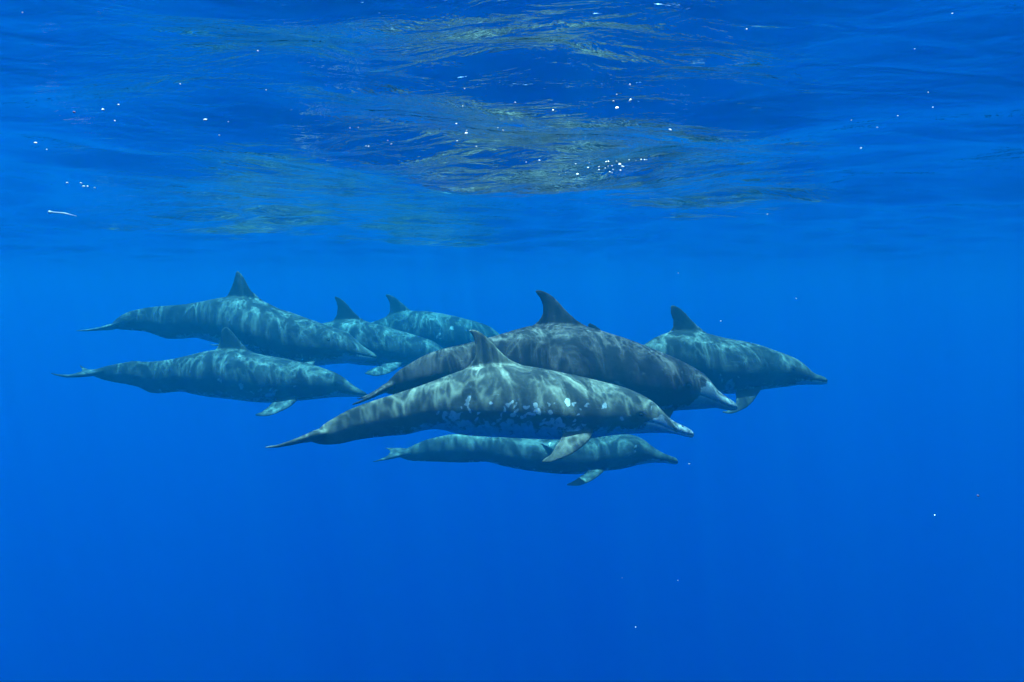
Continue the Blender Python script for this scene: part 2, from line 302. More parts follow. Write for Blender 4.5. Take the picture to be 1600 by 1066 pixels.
  'roll': 3,
  'top': [[-1.1364,-0.0173],[-1.0449,0.0166],[-0.9745,0.0522],[-0.8963,0.0842],[-0.7821,0.1134],[-0.6579,0.1333],[-0.565,0.1269],[-0.4332,0.1147],[-0.2615,0.106],[-0.0002,0.1008],[0.153,0.0997],[0.3057,0.1038],[0.4307,0.1091],[0.4986,0.1236],[0.5998,0.1364],[0.7109,0.1436],[0.7969,0.1214],[0.8577,0.0912],[0.9005,0.0532],[0.9593,0.0153],[1.0287,-0.0199],[1.106,-0.0498],[1.1162,-0.06]],
  'bot': [[-1.1367,-0.0539],[-1.0458,-0.0868],[-0.96,-0.0937],[-0.7833,-0.0969],[-0.6072,-0.1001],[-0.5193,-0.096],[-0.4073,-0.0906],[-0.3028,-0.1159],[-0.1742,-0.1419],[0.0003,-0.1648],[0.2434,-0.1805],[0.381,-0.1747],[0.536,-0.1491],[0.6729,-0.132],[0.7991,-0.0996],[0.9277,-0.0811],[1.0295,-0.0866],[1.1066,-0.094],[1.1166,-0.0908]],
  'lead': [[0.051,0.0781],[-0.0105,0.1188],[-0.077,0.1801],[-0.1538,0.2516],[-0.2306,0.2922],[-0.2767,0.3021]],
  'trail': [[-0.3694,0.0739],[-0.3077,0.1211],[-0.2768,0.1782],[-0.2768,0.2402],[-0.2819,0.2917]],
  'fluke': [[-1.0218,-0.0213],[-1.0988,-0.024],[-1.1647,-0.0316],[-1.2299,-0.0391],[-1.2842,-0.0412]],
  'mouth': [[1.1165,-0.079],[1.0106,-0.0586],[0.9272,-0.0415],[0.859,-0.0299]],
  'eye': [0.7572,0.0491],
  'spots': [[0.7572,0.0491,0.0111],[0.102,0.0682,0.0076]],
  'tilt': 40,
  'flead': [[0.5253,-0.0822,-0.0897],[0.5282,-0.1204,-0.1218],[0.4915,-0.1539,-0.1499],[0.4403,-0.1906,-0.1807],[0.3725,-0.2224,-0.2074],[0.3007,-0.2399,-0.222],[0.232,-0.2361,-0.2189]],
  'ftrail': [[0.3999,-0.0836,-0.0909],[0.3829,-0.1363,-0.1351],[0.3423,-0.1604,-0.1553],[0.2969,-0.1922,-0.1821],[0.2272,-0.2246,-0.2092]],
},
'I': {
  'loc': [0.4873,5.25,-1.2075],
  'yaw': 3,
  'roll': 3,
  'top': [[-0.7614,0.084],[-0.6984,0.1132],[-0.5722,0.1254],[-0.3613,0.1246],[-0.1496,0.1323],[0.0205,0.1359],[0.2426,0.118],[0.4059,0.079],[0.5355,0.0272],[0.6223,-0.016],[0.6878,-0.0678],[0.7316,-0.1024],[0.7885,-0.1371],[0.8235,-0.1589]],
  'bot': [[-0.7616,0.0503],[-0.6145,0.0158],[-0.488,-0.0102],[-0.2762,-0.0708],[-0.0633,-0.1232],[0.1506,-0.1502],[0.3654,-0.1601],[0.5378,-0.1613],[0.6893,-0.1709],[0.7892,-0.1845],[0.8238,-0.1761]],
  'lead': [[0.2942,0.0965],[0.2425,0.1265],[0.1693,0.1905],[0.1135,0.2415],[0.075,0.2755],[0.0408,0.2946],[0.0195,0.2989]],
  'trail': [[-0.0645,0.1065],[-0.0179,0.1445],[0.0074,0.191],[0.0135,0.2418],[0.0111,0.2883]],
  'fluke': [[-0.7405,0.067],[-0.8158,0.0467],[-0.8859,0.035],[-0.9262,0.0357]],
  'mouth': [[0.8237,-0.1675],[0.754,-0.1541],[0.6844,-0.1322]],
  'eye': [0.6317,-0.076],
  'spots': [],
  'tilt': 57,
  'flead': [[0.4268,-0.0685,-0.1265],[0.4056,-0.0887,-0.1576],[0.3498,-0.1137,-0.196],[0.288,-0.1284,-0.2187],[0.2285,-0.1331,-0.2259]],
  'ftrail': [[0.308,-0.0681,-0.1258],[0.2952,-0.0908,-0.1608],[0.2619,-0.1108,-0.1916],[0.221,-0.1281,-0.2182]],
},
}
# tiny suspended flecks: (place, x, y, z, radius) in metres
FLECKS = [["mid", -0.0436, 0.7459, -0.5142, 0.000899],
 ["mid", 0.0033, 0.8434, -0.504, 0.001017],
 ["mid", 0.0533, 1.0495, -0.4659, 0.001476],
 ["mid", 0.117, 0.9059, -0.4807, 0.00091],
 ["mid", 0.0999, 0.7973, -0.5136, 0.000961],
 ["mid", 0.1198, 0.8234, -0.4908, 0.001324],
 ["mid", 0.1222, 0.9405, -0.4877, 0.00189],
 ["mid", -0.0637, 0.924, -0.5092, 0.000928],
 ["mid", -0.0651, 1.1579, -0.4704, 0.001163],
 ["mid", -0.0103, 0.9465, -0.5123, 0.001141],
 ["mid", -0.0178, 1.0238, -0.4936, 0.000823],
 ["mid", -0.0788, 1.1591, -0.4851, 0.001165],
 ["mid", -0.0516, 1.171, -0.4909, 0.001177],
 ["mid", -0.0587, 0.9644, -0.4804, 0.001163],
 ["cluster", 0.0486, 1.423, -0.4702, 0.001716],
 ["cluster", 0.0271, 1.5329, -0.4555, 0.00154],
 ["cluster", 0.0999, 1.2673, -0.5008, 0.001273],
 ["cluster", 0.135, 1.4079, -0.4762, 0.001132],
 ["cluster", 0.1406, 1.4869, -0.473, 0.001793],
 ["cluster", 0.14, 1.3001, -0.5002, 0.001568],
 ["cluster", 0.1299, 1.2014, -0.5199, 0.001931],
 ["cluster", 0.1387, 1.7015, -0.4543, 0.003419],
 ["cluster", 0.1459, 1.25, -0.4999, 0.001507],
 ["cluster", 0.1501, 1.2535, -0.4988, 0.001511],
 ["cluster", 0.1851, 1.5534, -0.4598, 0.001561],
 ["cluster", 0.1761, 1.416, -0.4805, 0.001707],
 ["cluster", 0.177, 1.4092, -0.4882, 0.001699],
 ["cluster", 0.1886, 1.4501, -0.4678, 0.001457],
 ["cluster", 0.1555, 1.1597, -0.518, 0.002797],
 ["cluster", 0.2018, 1.4765, -0.4723, 0.00178],
 ["cluster", 0.1849, 1.3728, -0.4947, 0.001655],
 ["cluster", 0.1532, 1.2598, -0.5139, 0.001013],
 ["cluster", 0.1909, 1.5343, -0.4754, 0.001542],
 ["cluster", 0.2172, 1.4949, -0.4571, 0.001502],
 ["cluster", 0.1848, 1.2027, -0.506, 0.000967],
 ["cluster", 0.2194, 1.368, -0.4775, 0.001924],
 ["cluster", 0.2025, 1.2317, -0.4999, 0.001485],
 ["cluster", 0.2364, 1.416, -0.4699, 0.001138],
 ["cluster", 0.1737, 1.5023, -0.4713, 0.001208],
 ["cluster", 0.0883, 1.327, -0.5052, 0.001067],
 ["cluster", 0.096, 1.6366, -0.464, 0.001316],
 ["cluster", 0.2019, 1.4586, -0.4756, 0.001466],
 ["left", -0.7291, 1.2352, -0.4739, 0.002234],
 ["left", -0.7755, 1.3448, -0.4646, 0.001351],
 ["left", -0.4719, 0.9343, -0.4911, 0.001502],
 ["left", -0.4896, 1.0077, -0.4688, 0.00162],
 ["left", -0.5598, 1.1396, -0.4607, 0.001145],
 ["left", -0.3352, 0.8843, -0.5131, 0.001599],
 ["left", -0.3983, 1.1356, -0.4626, 0.001141],
 ["left", -0.3893, 1.0747, -0.4934, 0.00108],
 ["leftrow", -0.8761, 1.5851, -0.4876, 0.002867],
 ["leftrow", -0.761, 1.4213, -0.5101, 0.002285],
 ["leftrow", -0.9312, 1.7493, -0.4729, 0.002461],
 ["leftrow", -0.8099, 1.5357, -0.5003, 0.00216],
 ["leftrow", -0.9679, 1.8674, -0.4612, 0.002252],
 ["mid", -0.3497, 0.5826, -0.5014, 0.000609],
 ["mid", -0.2312, 0.7394, -0.4821, 0.000892],
 ["mid", -0.2536, 0.8362, -0.493, 0.000672],
 ["mid", -0.3552, 0.8685, -0.4786, 0.000698],
 ["mid", -0.1925, 0.9606, -0.5067, 0.000927],
 ["mid", -0.1809, 0.9514, -0.5078, 0.000918],
 ["mid", -0.2288, 1.2877, -0.4696, 0.001656],
 ["mid", -0.2328, 1.2869, -0.4692, 0.001035],
 ["mid", -0.1805, 1.1737, -0.4817, 0.001132],
 ["mid", -0.1993, 1.333, -0.4578, 0.001393],
 ["mid", -0.365, 1.0066, -0.5061, 0.000728],
 ["right", 0.2132, 0.7399, -0.4626, 0.000773],
 ["right", 0.3042, 0.5634, -0.5086, 0.000498],
 ["right", 0.4086, 0.8251, -0.4549, 0.00073],
 ["right", 0.4666, 0.9087, -0.4779, 0.000804],
 ["right", 0.5072, 0.9754, -0.479, 0.000862],
 ["right", 0.5419, 1.1365, -0.4545, 0.001005],
 ["right", 0.5216, 1.1541, -0.4669, 0.001206],
 ["right", 0.4641, 1.106, -0.4667, 0.000889],
 ["right", 0.4497, 1.04, -0.5163, 0.001087],
 ["right", 0.6827, 2.1456, -0.4951, 0.00207],
 ["open", 0.3369, 1.2849, -0.7485, 0.001756],
 ["open", 0.4967, 1.3935, -0.7134, 0.00112],
 ["open", 0.762, 1.4139, -1.1033, 0.001705],
 ["open", 0.4377, 2.0586, -1.4624, 0.00182],
 ["open", 0.1873, 1.3268, -1.1869, 0.001173],
 ["open", 0.238, 1.4968, -1.3462, 0.001444],
 ["open", 0.3814, 1.6928, -1.071, 0.002041],
 ["open", 0.4269, 2.0495, -0.6541, 0.002471],
 ["big_round", 0.1526, 1.0462, -0.4548, 0.002691],
 ["big_oval", -0.0663, 1.1708, -0.4722, 0.003106],
 ["big_slant", 0.1913, 0.9757, -0.5056, 0.00251],
 ["pink", -0.5316, 0.9823, -0.4832, 0.002053],
 ["blur", 1.1314, 1.906, -1.1963, 0.006128]]
STRAND = [[-1.3949, 2.4196, -0.4632], [-1.3209, 2.4391, -0.4709]]

# ------------------------------------------------------------------ skin
def skin_material(name, back, flank, pale):
    m = bpy.data.materials.new(name); m.use_nodes = True
    t = m.node_tree; t.nodes.clear()
    out = nd(t, "ShaderNodeOutputMaterial"); bs = nd(t, "ShaderNodeBsdfPrincipled")
    t.links.new(bs.outputs[0], out.inputs[0])
    tc = nd(t, "ShaderNodeTexCoord")
    def attr(n):
        a = nd(t, "ShaderNodeAttribute"); a.attribute_name = n; return a.outputs["Fac"]
    def noise(scale, detail=4.0, rough=0.55, stretch=None, dist=0.0):
        n = nd(t, "ShaderNodeTexNoise"); n.inputs["Scale"].default_value = scale; n.inputs["Detail"].default_value = detail
        n.inputs["Roughness"].default_value = rough; n.inputs["Distortion"].default_value = dist
        if stretch:
            mp = nd(t, "ShaderNodeMapping"); mp.inputs["Scale"].default_value = stretch
            t.links.new(tc.outputs["Object"], mp.inputs[0]); t.links.new(mp.outputs[0], n.inputs[0])
        else: t.links.new(tc.outputs["Object"], n.inputs[0])
        return n.outputs[0]
    def mix(f, a, b):
        n = t.nodes.new("ShaderNodeMix"); n.data_type = 'RGBA'
        for s_, v in ((0, f), (6, a), (7, b)):
            if isinstance(v, (int, float)): n.inputs[s_].default_value = v
            elif isinstance(v, tuple): n.inputs[s_].default_value = v + (1,)
            else: t.links.new(v, n.inputs[s_])
        return n.outputs[2]
    hv = math_node(t, 'MULTIPLY_ADD', noise(5.0, 5.0), 0.5, attr("height"))
    cape = map_range(t, hv, 0.80, 1.10, 0.0, 1.0)
    base = mix(cape, flank, back)
    # soft mottling, fine flecks and old scratches
    mot = map_range(t, noise(14.0, 6.0, 0.65), 0.35, 0.7, 0.78, 1.28)
    sc = nd(t, "ShaderNodeVectorMath", operation='SCALE'); t.links.new(base, sc.inputs[0]); t.links.new(mot, sc.inputs["Scale"])
    scr = map_range(t, noise(30.0, 3.0, 0.5, (0.25, 1.0, 1.6), 1.2), 0.66, 0.72, 0.0, 0.28)
    base = mix(scr, sc.outputs[0], (0.22, 0.22, 0.22))
    fleck = map_range(t, noise(85.0, 2.0), 0.70, 0.78, 0.0, 0.30)
    low = map_range(t, attr("height"), 0.75, 0.35, 0.0, 1.0)
    base = mix(math_node(t, 'MULTIPLY', fleck, low), base, (0.30, 0.30, 0.31))
    # pale belly, jaw and scar patches, ragged at the edge
    pf = math_node(t, 'MULTIPLY_ADD', math_node(t, 'SUBTRACT', noise(17.0, 8.0, 0.72, None, 0.8), 0.5), 2.1, attr("pale"))
    pf = map_range(t, pf, 0.44, 0.66, 0.0, 1.0)
    pcol = mix(map_range(t, noise(40.0, 4.0), 0.35, 0.7, 0.0, 1.0), tuple(c * 0.72 for c in pale), pale)
    base = mix(pf, base, pcol)
    base = mix(math_node(t, 'MULTIPLY', attr("dark"), 0.8), base, (0.02, 0.02, 0.022))
    t.links.new(base, bs.inputs["Base Color"])
    bs.inputs["Roughness"].default_value = 0.42
    bs.inputs["Specular IOR Level"].default_value = 0.04
    bu = nd(t, "ShaderNodeBump"); bu.inputs["Strength"].default_value = 0.35; bu.inputs["Distance"].default_value = 0.004
    t.links.new(noise(22.0, 6.0, 0.6), bu.inputs["Height"]); t.links.new(bu.outputs[0], bs.inputs["Normal"])
    return m

def eye_material():
    m = bpy.data.materials.new("dolphin_eye"); m.use_nodes = True
    b = m.node_tree.nodes["Principled BSDF"]
    t = m.node_tree
    n = nd(t, "ShaderNodeTexNoise"); n.inputs["Scale"].default_value = 60
    r = nd(t, "ShaderNodeValToRGB"); r.color_ramp.elements[0].color = (0.006, 0.006, 0.008, 1); r.color_ramp.elements[1].color = (0.02, 0.017, 0.015, 1)
    t.links.new(n.outputs[0], r.inputs[0]); t.links.new(r.outputs[0], b.inputs["Base Color"])
    b.inputs["Roughness"].default_value = 0.3
    b.inputs["Specular IOR Level"].default_value = 0.15
    return m
EYE = eye_material()

# ------------------------------------------------------------------ body of a dolphin
def pchip(xs, ys, x):
    xs = np.asarray(xs, float); ys = np.asarray(ys, float)
    h = np.diff(xs); d = np.diff(ys) / h
    m = np.zeros_like(ys); m[0] = d[0]; m[-1] = d[-1]
    for i in range(1, len(xs) - 1):
        m[i] = (h[i] * d[i - 1] + h[i - 1] * d[i]) / (h[i] + h[i - 1])
        # keep it from overshooting sharply
        lim = 3 * min(abs(d[i - 1]), abs(d[i])) if d[i - 1] * d[i] > 0 else 0.5 * min(abs(d[i - 1]), abs(d[i]))
        m[i] = max(-lim, min(lim, m[i])) if d[i - 1] * d[i] > 0 else m[i] * 0.4
    x = np.clip(x, xs[0], xs[-1]); k = np.clip(np.searchsorted(xs, x) - 1, 0, len(xs) - 2)
    t = (x - xs[k]) / h[k]
    return ((2*t**3 - 3*t**2 + 1) * ys[k] + (t**3 - 2*t**2 + t) * h[k] * m[k]
            + (-2*t**3 + 3*t**2) * ys[k+1] + (t**3 - t**2) * h[k] * m[k+1])
def resample(poly, n):
    p = np.asarray(poly, float)
    L = np.r_[0, np.cumsum(np.linalg.norm(np.diff(p, axis=0), axis=1))]
    u = np.linspace(0, L[-1], n)
    return np.stack([pchip(L, p[:, j], u) for j in range(p.shape[1])], -1)
WR_T = [0.0, 0.05, 0.12, 0.25, 0.40, 0.55, 0.70, 0.80, 0.87, 0.91, 0.95, 1.0]
WR_V = [0.62, 0.40, 0.36, 0.46, 0.70, 0.88, 0.98, 0.98, 0.95, 0.98, 1.12, 1.25]
class Profile:
    def __init__(s, d):
        s.x0, s.x1 = d['top'][0][0], d['top'][-1][0]
        g = np.linspace(s.x0, s.x1, 600)
        tp = np.array(sorted(d['top'])); bt = np.array(sorted(d['bot']))
        top = pchip(tp[:, 0], tp[:, 1], g); bot = pchip(bt[:, 0], bt[:, 1], g)
        def sm(a, w):
            k = np.exp(-0.5 * (np.arange(-3*w, 3*w+1) / w) ** 2); k /= k.sum()
            ap = np.r_[2*a[0] - a[3*w:0:-1], a, 2*a[-1] - a[-2:-3*w-2:-1]]
            return np.convolve(ap, k, 'valid')
        s.g, s.top, s.bot = g, sm(top, 4), sm(bot, 4)
    def tb(s, x): return np.interp(x, s.g, s.top), np.interp(x, s.g, s.bot)
    def tau(s, x): return (x - s.x0) / (s.x1 - s.x0)
    def hw(s, x):
        t, b = s.tb(x)
        return 0.5 * (t - b) * np.interp(s.tau(x), WR_T, WR_V)
def ring_mesh(rings, V, Fc):
    """rings: list of (n,3) arrays; closed tube with capped ends appended to V, Fc"""
    b = len(V); n = len(rings[0])
    for r in rings: V.extend(map(tuple, r))
    for i in range(len(rings) - 1):
        for j in range(n):
            k = (j + 1) % n
            Fc.append((b + i*n + j, b + (i+1)*n + j, b + (i+1)*n + k, b + i*n + k))
    Fc.append(tuple(b + j for j in range(n)))
    Fc.append(tuple(b + (len(rings)-1)*n + j for j in reversed(range(n))))
def foil(v): return 5 * (0.2969*np.sqrt(v) - 0.126*v - 0.3516*v**2 + 0.2843*v**3 - 0.1015*v**4)
def fin(lead, trail, normal, thick, V, Fc, n_u=22, n_v=12, root_flare=1.0, minimum=0.0042):
    """lead, trail: polylines from root to tip; normal: thickness direction; thick: half thickness at root"""
    Lp = resample(lead, n_u); Tp = resample(trail, n_u); nrm = np.asarray(normal, float)
    rings = []
    for i in range(n_u):
        u = i / (n_u - 1)
        T = thick * (1 - u) ** 0.8 + 0.004
        if u < 0.15: T *= 1 + (root_flare - 1) * (1 - u / 0.15) ** 2
        v = 0.5 - 0.5 * np.cos(np.linspace(0, math.pi, n_v))
        th = np.maximum(T * foil(v) * 1.0, minimum); th[0] *= 0.35; th[-1] *= 0.35
        P = Lp[i] + (Tp[i] - Lp[i]) * v[:, None]
        c = max(0.004, np.linalg.norm(Tp[i] - Lp[i]))
        rings.append(np.concatenate([P + nrm * th[:, None], (P - nrm * th[:, None])[::-1]]))
    ring_mesh(rings, V, Fc)
def build_dolphin(key, d, label, skin, voxel, belly=0.25, jaw=0.0, group="dolphins swimming together in a pod", tail_len=None):
    P = Profile(d)
    root = bpy.data.objects.new("dolphin", None); root.empty_display_size = 0.2; C.objects.link(root)
    root.location = d['loc']; root.rotation_euler = (0, 0, math.radians(d['yaw']))
    root["label"] = label; root["category"] = "dolphin"; root["group"] = group
    V, Fc = [], []
    # trunk: tail stock to snout, one closed skin
    xs = np.concatenate([np.linspace(P.x0, P.x1, 190)])
    N = 56; a = np.linspace(0, 2*math.pi, N, endpoint=False)
    rings = []
    for x in xs:
        t, b = P.tb(x); w = P.hw(x); tau = P.tau(x)
        e = 0.0
        if x > P.x1 - 0.012: e = (x - (P.x1 - 0.012)) / 0.012
        if x < P.x0 + 0.03: e = 0.5 * (P.x0 + 0.03 - x) / 0.03
        sc = math.sqrt(max(0.03, 1 - e * e))
        zc, hh = (t + b) / 2, (t - b) / 2 * sc; w = w * sc
        p = np.interp(tau, [0, .2, .45, .8, .93, 1], [1.6, 1.65, 1.95, 2.05, 2.3, 2.4])
        ca, sa = np.cos(a), np.sin(a)
        y = w * np.sign(ca) * np.abs(ca) ** (2 / p); z = hh * np.sign(sa) * np.abs(sa) ** (2 / p)
        # the widest line lies a little low on the trunk, higher on the head
        z = z - 0.10 * hh * np.cos(np.clip(z / max(hh, 1e-4), -1, 1) * math.pi / 2) * np.interp(tau, [0, .4, .7, .9, 1], [0, .6, 1, .2, 0])
        rings.append(np.stack([np.full(N, x), y, zc + z], -1))
    ring_mesh(rings, V, Fc)
    # dorsal fin
    l3 = [(p[0], 0, p[1]) for p in d['lead']]; t3 = [(p[0], 0, p[1]) for p in d['trail']]
    fh = max(p[1] for p in d['lead']) - d['lead'][0][1]
    l3 = [(l3[0][0] + .01, 0, l3[0][2] - 0.05)] + l3; t3 = [(t3[0][0] - .01, 0, t3[0][2] - 0.05)] + t3
    fin(l3, t3, (0, 1, 0), 0.020, V, Fc, n_u=30, root_flare=1.5)
    # flippers: near one traced, far one its mirror image
    for s in (-1, 1):
        fl = np.array(d['flead']); ft = np.array(d['ftrail'])
        g = math.radians(d['tilt']); inw = np.array([0, math.cos(g), math.sin(g)]) * 0.07
        fl = np.vstack([fl[0] + inw, fl]); ft = np.vstack([ft[0] + inw, ft])
        nrm = np.array([0, -math.sin(g), math.cos(g)])
        if s > 0:
            far = g if key == 'H' else math.radians(22)               # the far flipper is held out flatter
            c0 = fl[1].copy()
            def turn(q):
                o_ = (q[:, 1] - c0[1]) * -math.cos(g) + (q[:, 2] - c0[2]) * -math.sin(g)
                return np.stack([q[:, 0], -c0[1] + o_ * math.cos(far), c0[2] - o_ * math.sin(far)], -1)
            fl = turn(fl); ft = turn(ft); nrm = np.array([0, math.sin(far), math.cos(far)])
        fin(fl, ft, nrm, 0.022, V, Fc, n_u=26)
    # flukes: swept halves either side of the traced spine
    fk = np.array(d['fluke']); x_r, x_t = fk[0][0], fk[-1][0]; Lf = x_r - x_t
    order = np.argsort(fk[:, 0])
    zf = lambda x: np.interp(x, fk[order, 0], fk[order, 1])
    span = 0.62 * Lf + 0.06
    for s in (-1, 1):
        ru = np.linspace(0, 1, 24); lead, trail = [], []
        for u in ru:
            yy = span * u
            xl = x_r + 0.02 - (Lf + 0.02) * (0.90 * u ** 1.25 + 0.10 * u ** 4)
            xt = x_t + Lf * 0.30 - Lf * 0.30 * u ** 1.6 + Lf * 0.06 * math.sin(u * math.pi)
            lead.append((xl, yy)); trail.append((min(xt, xl - 0.004), yy))
        def lift(q):
            x, yy = q; dr = math.tan(math.radians(d['roll']))
            return (x, s * yy, float(zf(x)) + s * yy * dr)
        L3 = [lift(q) for q in lead]; T3 = [lift(q) for q in trail]
        L3 = np.array(L3); T3 = np.array(T3)
        rings = []
        nv = 14
        for i, u in enumerate(ru):
            v = 0.5 - 0.5 * np.cos(np.linspace(0, math.pi, nv))
            X = L3[i, 0] + (T3[i, 0] - L3[i, 0]) * v
            th = np.maximum((0.050 * (1 - u) ** 1.1 + 0.008) * foil(v), 0.0055); th[0] *= .35; th[-1] *= .35
            Z = zf(X) + L3[i, 1] * math.tan(math.radians(d['roll']))
            Y = np.full(nv, L3[i, 1])
            up = np.stack([X, Y, Z + th], -1); dn = np.stack([X, Y, Z - th], -1)[::-1]
            rings.append(np.concatenate([up, dn]))
        ring_mesh(rings, V, Fc)
    me = bpy.data.meshes.new("body_cage"); me.from_pydata(V, [], Fc); me.update()
    tmp = bpy.data.objects.new("body_cage", me); C.objects.link(tmp)
    rm = tmp.modifiers.new("r", 'REMESH'); rm.mode = 'VOXEL'; rm.voxel_size = voxel; rm.adaptivity = 0
    sm = tmp.modifiers.new("s", 'SMOOTH'); sm.factor = 0.5; sm.iterations = 5
    dg = bpy.context.evaluated_depsgraph_get()
    body_me = bpy.data.meshes.new_from_object(tmp.evaluated_get(dg))
    bpy.data.objects.remove(tmp); bpy.data.meshes.remove(me)
    n = len(body_me.vertices); co = np.empty(n * 3, np.float32); body_me.vertices.foreach_get("co", co); co = co.reshape(-1, 3).astype(float)
    x, y, z = co.T
    t, b = P.tb(x); hv = (z - b) / np.maximum(t - b, 0.02); w = P.hw(x); tau = P.tau(x)
    zc_, hh_ = (t + b) / 2, np.maximum((t - b) / 2, 0.01)
    on_flipper = ((y / np.maximum(w, .01)) ** 2 + ((z - zc_) / hh_) ** 2 > 1.16) & (z < zc_) & (tau > .45) & (tau < .86)
    on_fluke = x < d['fluke'][0][0] - 0.01
    # distance to the mouth line in the side view
    mp = resample(d['mouth'], 40)
    dm = np.full(n, 1.0); sel = np.where((tau > 0.78) & ~on_flipper)[0]
    if len(sel): dm[sel] = np.sqrt(((co[sel][:, None, [0, 2]] - mp[None]) ** 2).sum(-1)).min(1)
    groove = np.exp(-(dm / 0.0045) ** 2)
    y2 = y - np.sign(y) * 0.006 * groove * np.clip(np.abs(y) / 0.01, 0, 1)
    # brow and eye socket
    ex, ez = d['eye']
    r2 = ((x - ex) ** 2 + (z - ez - 0.018) ** 2) / 0.028 ** 2
    y2 = y2 + np.sign(y) * 0.006 * np.exp(-r2) * (tau > 0.7)
    r3 = ((x - ex) ** 2 + (z - ez) ** 2) / 0.013 ** 2
    y2 = y2 - np.sign(y) * 0.004 * np.exp(-r3) * (tau > 0.7)
    co[:, 1] = y2
    body_me.vertices.foreach_set("co", co.astype(np.float32).ravel()); body_me.update()
    # colour fields
    mz = np.interp(x, mp[::-1, 0], mp[::-1, 1])
    mouth_h = (mz - b) / np.maximum(t - b, 0.02)
    line = belly * np.interp(tau, [0, .18, .35, .6, .8, 1], [0, .25, .8, 1.0, .9, .8])
    head = np.clip((tau - 0.84) / 0.06, 0, 1)
    line = line * (1 - head) + head * np.where(jaw > 0, np.maximum(mouth_h + 0.9 * max(jaw - 0.5, 0) , line * 0.6 + mouth_h * 0.4), mouth_h * 0.55)
    pale = 0.45 + (line - hv) * 2.4
    if jaw > 0.4:                                                       # pale lips and beak; on A the tip also carries a painted highlight
        pale = np.maximum(pale, 0.5 + (tau - (0.99 - 0.06 * jaw)) * 5.5 * jaw)
    wx = wz = 0.0
    for q in range(9):
        lam = 0.018 * 1.28 ** q; th = RNG.random() * 6.283; kx, kz = 6.283 / lam * math.cos(th), 6.283 / lam * math.sin(th)
        wx = wx + 0.075 * lam * np.sin(kx * x + kz * z + RNG.random() * 6.283); wz = wz + 0.075 * lam * np.sin(kz * x - kx * z + RNG.random() * 6.283)
    for sx, sz, sr in d['spots']:
        st = RNG.uniform(0.7, 1.35)
        dd = np.sqrt(((x + wx - sx) * st) ** 2 + ((z + wz - sz) / st) ** 2)
        near = y < 0
        pale = np.maximum(pale, np.where(near, 1.40 - 0.75 * dd / sr, -1))
    pale[on_flipper] = -0.3; pale[on_fluke] = -0.3
    tipx, tipz = d['lead'][-1]
    if key == 'A':
        dt = np.sqrt((x - tipx) ** 2 + (z - tipz) ** 2); pale = np.where(hv > 1.05, np.maximum(pale, 0.75 - dt / 0.05), pale)
    hv = np.where(on_flipper, 0.55, hv); hv = np.where(on_fluke, 0.8, hv)
    dark = np.exp(-(dm / 0.0035) ** 2) * 0.8  # mouth line: shade of the gap painted dark along the groove
    eyepatch = np.exp(-(((x - ex + .004) / 0.030) ** 2 + ((z - ez) / 0.014) ** 2)) * (tau > .7) * 0.75
    dark = np.clip(np.maximum(dark, eyepatch * 0.8), 0, 1)
    dark = np.maximum(dark, np.clip((hv - 1.0) / 0.2, 0, 1) * {'A': 0.05, 'E': 0.65}.get(key, 0.45))
    dark = np.maximum(dark, np.where(on_flipper, 0.28, 0))
    for nm, arr in (("height", np.clip(hv, -0.2, 2)), ("pale", np.clip(pale, -1, 1.2)), ("dark", dark)):
        at = body_me.attributes.new(nm, 'FLOAT', 'POINT'); at.data.foreach_set("value", arr.astype(np.float32))
    body_me.polygons.foreach_set("use_smooth", np.ones(len(body_me.polygons), dtype=bool))
    body_me.materials.clear(); body_me.materials.append(skin); body_me.name = "body"
    o = bpy.data.objects.new("body", body_me); C.objects.link(o); o.parent = root
    # eyes
    te, be = P.tb(ex); he = (te - be) / 2; zn = np.clip((ez - (te + be) / 2) / he, -.95, .95)
    wy = float(P.hw(ex)) * math.sqrt(1 - zn * zn)
    for s in (-1, 1):
        nu, nv, R = 14, 9, 0.0125
        ev, ef = [], []
        for i in range(nv + 1):
            ph = math.pi * i / nv
            for j in range(nu):
                th = 2 * math.pi * j / nu
                ev.append((ex + R * 1.15 * math.sin(ph) * math.cos(th), s * (wy - 0.004) + R * 0.7 * math.cos(ph), ez + R * 0.8 * math.sin(ph) * math.sin(th)))
        for i in range(nv):
            for j in range(nu):
                k = (j + 1) % nu; ef.append((i*nu + j, i*nu + k, (i+1)*nu + k, (i+1)*nu + j))
        mesh_object("eye", ev, ef, EYE, root)
    return root
SK_GREY = skin_material("skin_grey", (0.072, 0.068, 0.062), (0.078, 0.074, 0.069), (0.38, 0.38, 0.42))
SK_DARK = skin_material("skin_dark", (0.040, 0.031, 0.033), (0.034, 0.026, 0.030), (0.24, 0.24, 0.26))
SK_MID = skin_material("skin_mid", (0.048, 0.052, 0.052), (0.040, 0.042, 0.045), (0.34, 0.33, 0.34))
